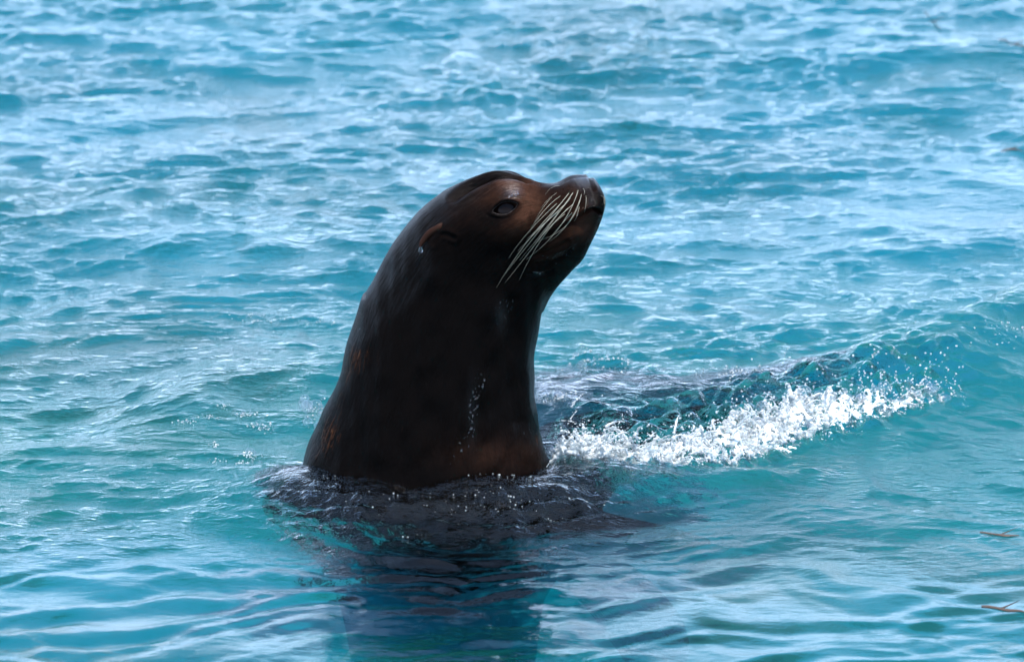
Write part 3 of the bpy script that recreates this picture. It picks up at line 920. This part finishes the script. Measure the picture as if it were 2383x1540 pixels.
# white water
fr_ = np.random.default_rng(12)
def band_points(n, spread, dv=0.0):
    t = fr_.uniform(0, len(FB) - 1.001, n)
    i = t.astype(int); f = (t - i)[:, None]
    q = FB[i] * (1 - f) + FB[i + 1] * f
    u = q[:, 0] + fr_.normal(0, 6, n)
    v = q[:, 1] + np.clip(fr_.normal(0, 1, n), -2.0, 1.7) * q[:, 2] * spread + dv
    return u, v, t
def clump(u, v, s, seed):
    return lownoise(u, v * 1.6, s, seed, 14)
u, v, t = band_points(70000, 0.52)
dens = 0.75 + 0.55 * clump(u, v, 110, 5) + 0.45 * clump(u, v, 40, 6)
dens *= np.interp(t, [0, 1, 3, 5, 6, 7, 9], [1.9, 1.6, 1.05, 1.0, .42, .16, .03])
keep = fr_.uniform(0, 1.6, len(u)) < dens
u, v, t = u[keep][:19000], v[keep][:19000], t[keep][:19000]
dens = dens[keep][:19000]
x, y = at_w(u, v)
lift = fr_.exponential(0.007, len(x)) * np.clip(dens, 0.3, 1.3) * (1 + 0.7 * clump(u, v, 60, 9).clip(0))
r = np.clip(0.0014 * fr_.pareto(2.4, len(x)) + 0.0010, 0.0010, 0.0062) * np.clip(0.55 + 0.5 * dens, 0.6, 1.2)
z = wh(x, y) + lift * np.clip(0.0026 / r, 0.15, 1.0) - 0.002
C = np.stack([x, y, z], -1)
# thrown threads of water: short arcs of beads that melt together
cs, rs = [C], [np.maximum(r, 0.0016)]
for k in range(560):
    i = fr_.integers(len(C)); p = C[i].copy()
    vel = np.array([fr_.normal(0.25, 0.45), fr_.normal(0, 0.35), abs(fr_.normal(0.45, 0.25))])
    n_ = fr_.integers(6, 16); tt = np.arange(n_)[:, None] * 0.0075
    q = p + vel * tt + np.array([0, 0, -4.9]) * tt ** 2
    cs.append(q); rs.append(np.linspace(fr_.uniform(0.002, 0.0042), 0.0015, n_))
C = np.concatenate(cs); r = np.concatenate(rs)
fv, ff = scatter_spheres(C, r, ICO1, 0.22, seed=4, warp=0.08)
tmp = bpy.data.objects.new('foam', mesh_from('foam', fv, ff, M_FOAM)); col.objects.link(tmp)
rm_ = tmp.modifiers.new('melt', 'REMESH'); rm_.mode = 'VOXEL'; rm_.voxel_size = 0.0015; rm_.use_smooth_shade = True
sm_ = tmp.modifiers.new('smooth', 'SMOOTH'); sm_.factor = 0.5; sm_.iterations = 3
dg = bpy.context.evaluated_depsgraph_get()
fme = bpy.data.meshes.new_from_object(tmp.evaluated_get(dg))
fme.name = 'foam'
bpy.data.objects.remove(tmp)
print('foam faces', len(fme.polygons))
fo = link(bpy.data.objects.new('foam', fme))
tag(fo, 'churning white foam and spray of the breaking wake beside the neck', 'foam', kind='stuff')

# clear bubbles
bc, br = [], []
def bubbles(cu, cv, su, sv, n, r0, r1):
    for _ in range(n):
        u = fr_.normal(cu, su); v = fr_.normal(cv, sv)
        x, y = at_w(u, v)
        bc.append((float(x), float(y))); br.append(r0 + (r1 - r0) * fr_.uniform() ** 2.5)
for a in ((1300, 915, 22, 9, 40, .002, .012), (1380, 830, 50, 12, 45, .0015, .007), (1725, 853, 26, 7, 40, .0015, .006), (1370, 800, 40, 8, 16, .0015, .005),
          (740, 955, 18, 26, 30, .0025, .013), (570, 962, 14, 3, 14, .0015, .005), (612, 987, 12, 5, 16, .0015, .005), (580, 1058, 14, 8, 18, .0015, .005), (485, 968, 10, 4, 8, .0015, .004), (428, 975, 12, 3, 8, .0015, .004),
          (600, 735, 20, 6, 12, .0015, .005), (700, 745, 40, 8, 14, .0015, .005), (990, 1123, 16, 6, 18, .002, .008), (620, 1125, 40, 20, 30, .0015, .005), (2050, 810, 40, 8, 14, .0015, .004)):
    bubbles(*a)
for k in range(150):
    t_ = fr_.uniform(2.5, 8.6); i_ = int(t_); q = FB[i_] * (1 - t_ + i_) + FB[i_ + 1] * (t_ - i_)
    bubbles(q[0], q[1] - q[2] * fr_.uniform(-0.3, 1.1), 8, 5, 1, .003, .017)
bc = np.array(bc); br = np.array(br)
bz = wh(bc[:, 0], bc[:, 1])
bv, bf = scatter_spheres(np.stack([bc[:, 0], bc[:, 1], bz + br * 0.25], -1), br, ICO3, 0.04, seed=6)
bo = link(bpy.data.objects.new('bubbles', mesh_from('bubbles', bv, bf, M_BUB)))
tag(bo, 'clear round bubbles floating on the turquoise water round the wake', 'bubbles', kind='stuff')

# small rafts of froth adrift on the smooth faces
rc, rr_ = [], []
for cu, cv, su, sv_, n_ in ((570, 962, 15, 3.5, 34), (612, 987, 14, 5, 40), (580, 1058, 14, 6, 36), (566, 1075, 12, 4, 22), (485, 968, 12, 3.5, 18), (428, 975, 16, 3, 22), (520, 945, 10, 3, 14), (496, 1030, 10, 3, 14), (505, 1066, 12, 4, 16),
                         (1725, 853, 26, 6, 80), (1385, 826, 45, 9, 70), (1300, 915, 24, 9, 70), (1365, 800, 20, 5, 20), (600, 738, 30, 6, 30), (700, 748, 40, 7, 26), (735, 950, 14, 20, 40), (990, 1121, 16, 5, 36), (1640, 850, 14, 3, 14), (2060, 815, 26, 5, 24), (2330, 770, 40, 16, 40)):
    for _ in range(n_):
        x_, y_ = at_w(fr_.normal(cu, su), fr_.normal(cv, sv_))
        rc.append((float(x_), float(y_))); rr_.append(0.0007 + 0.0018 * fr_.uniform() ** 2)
# white beads stand in for sun sparkles on the water steps over the shoulders
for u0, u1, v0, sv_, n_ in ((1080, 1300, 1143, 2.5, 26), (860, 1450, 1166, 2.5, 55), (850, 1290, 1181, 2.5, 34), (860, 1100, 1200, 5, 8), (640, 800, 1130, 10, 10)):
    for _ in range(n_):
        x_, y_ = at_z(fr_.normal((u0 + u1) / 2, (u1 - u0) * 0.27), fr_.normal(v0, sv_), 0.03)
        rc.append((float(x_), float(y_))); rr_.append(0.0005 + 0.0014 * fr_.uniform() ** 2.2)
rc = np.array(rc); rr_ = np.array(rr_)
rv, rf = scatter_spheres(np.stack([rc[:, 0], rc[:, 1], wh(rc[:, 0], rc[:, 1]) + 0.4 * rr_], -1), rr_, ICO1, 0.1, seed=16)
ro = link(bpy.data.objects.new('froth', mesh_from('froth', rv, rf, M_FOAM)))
tag(ro, 'small scattered white froth flecks drifting on the turquoise wave faces, with white beads standing in for sun sparkles', 'froth', kind='stuff')

# flying spray beads
u, v, t = band_points(900, 0.9, -18)
x, y = at_w(u, v)
z = wh(x, y) + fr_.exponential(0.02, len(x))
sv_, sf_ = scatter_spheres(np.stack([x, y, z], -1), fr_.uniform(0.0008, 0.0026, len(x)), ICO1, 0.15, seed=9)
so = link(bpy.data.objects.new('spray', mesh_from('spray', sv_, sf_, M_FOAM)))
tag(so, 'fine beads of spray thrown up above the white foam', 'spray', kind='stuff')

# ------------------------------------------------------------------ floating twigs
def twig(pts, r, label, flat=0.5):
    n, m = 24, 8
    r *= 0.75
    q = sline(pts, n)
    x, y = at_z(q[:, 0], q[:, 1], 0.0)
    z = wh(x, y) + 0.001
    c = np.array([x.mean(), y.mean(), z.mean()])
    V = []
    for i in range(n):
        t = i / (n - 1); rr = r * (0.25 + 0.75 * math.sin(math.pi * (0.12 + 0.83 * t)) ) * (1 + 0.18 * math.sin(9 * t + x[0] * 40))
        for k in range(m):
            a = 2 * math.pi * k / m
            V.append((x[i], y[i] + rr * 1.7 * math.cos(a), z[i] + rr * flat * math.sin(a)))
    V = np.array(V)
    # side shoot
    j = n // 2
    s = []
    for i in range(6):
        t = i / 5
        for k in range(5):
            a = 2 * math.pi * k / 5
            s.append((x[j] + 0.035 * t, y[j] + 0.03 * t + r * 0.6 * (1 - t) * math.cos(a), z[j] + 0.006 * t + r * 0.5 * (1 - t * 0.8) * math.sin(a)))
    VV = np.concatenate([V, s]); F = np.concatenate([tube_faces(n, m), tube_faces(6, 5, len(V))])
    o = link(bpy.data.objects.new('floating_twig', mesh_from('floating_twig', VV - c, F, M_TWIG)))
    o.location = c
    tag(o, label, 'twig', 'brown twigs adrift on the water')
twig([(2280, 1241), (2310, 1246), (2340, 1250), (2372, 1249)], 0.0045, 'forked brown twig adrift in the clear water right of the swell')
twig([(2284, 1410), (2310, 1416), (2345, 1423), (2386, 1432)], 0.006, 'thick brown twig adrift on the calm water, larger than the other twigs')
twig([(2150, 20), (2162, 45), (2176, 62), (2190, 72)], 0.006, 'blurred reddish twig drifting farthest off in the rough water')
twig([(2322, 100), (2345, 112), (2372, 122), (2400, 131)], 0.006, 'long thin twig drifting beside the farthest reddish twig')
twig([(2330, 350), (2350, 345), (2388, 352)], 0.005, 'short brown twig drifting alone behind the right swell')
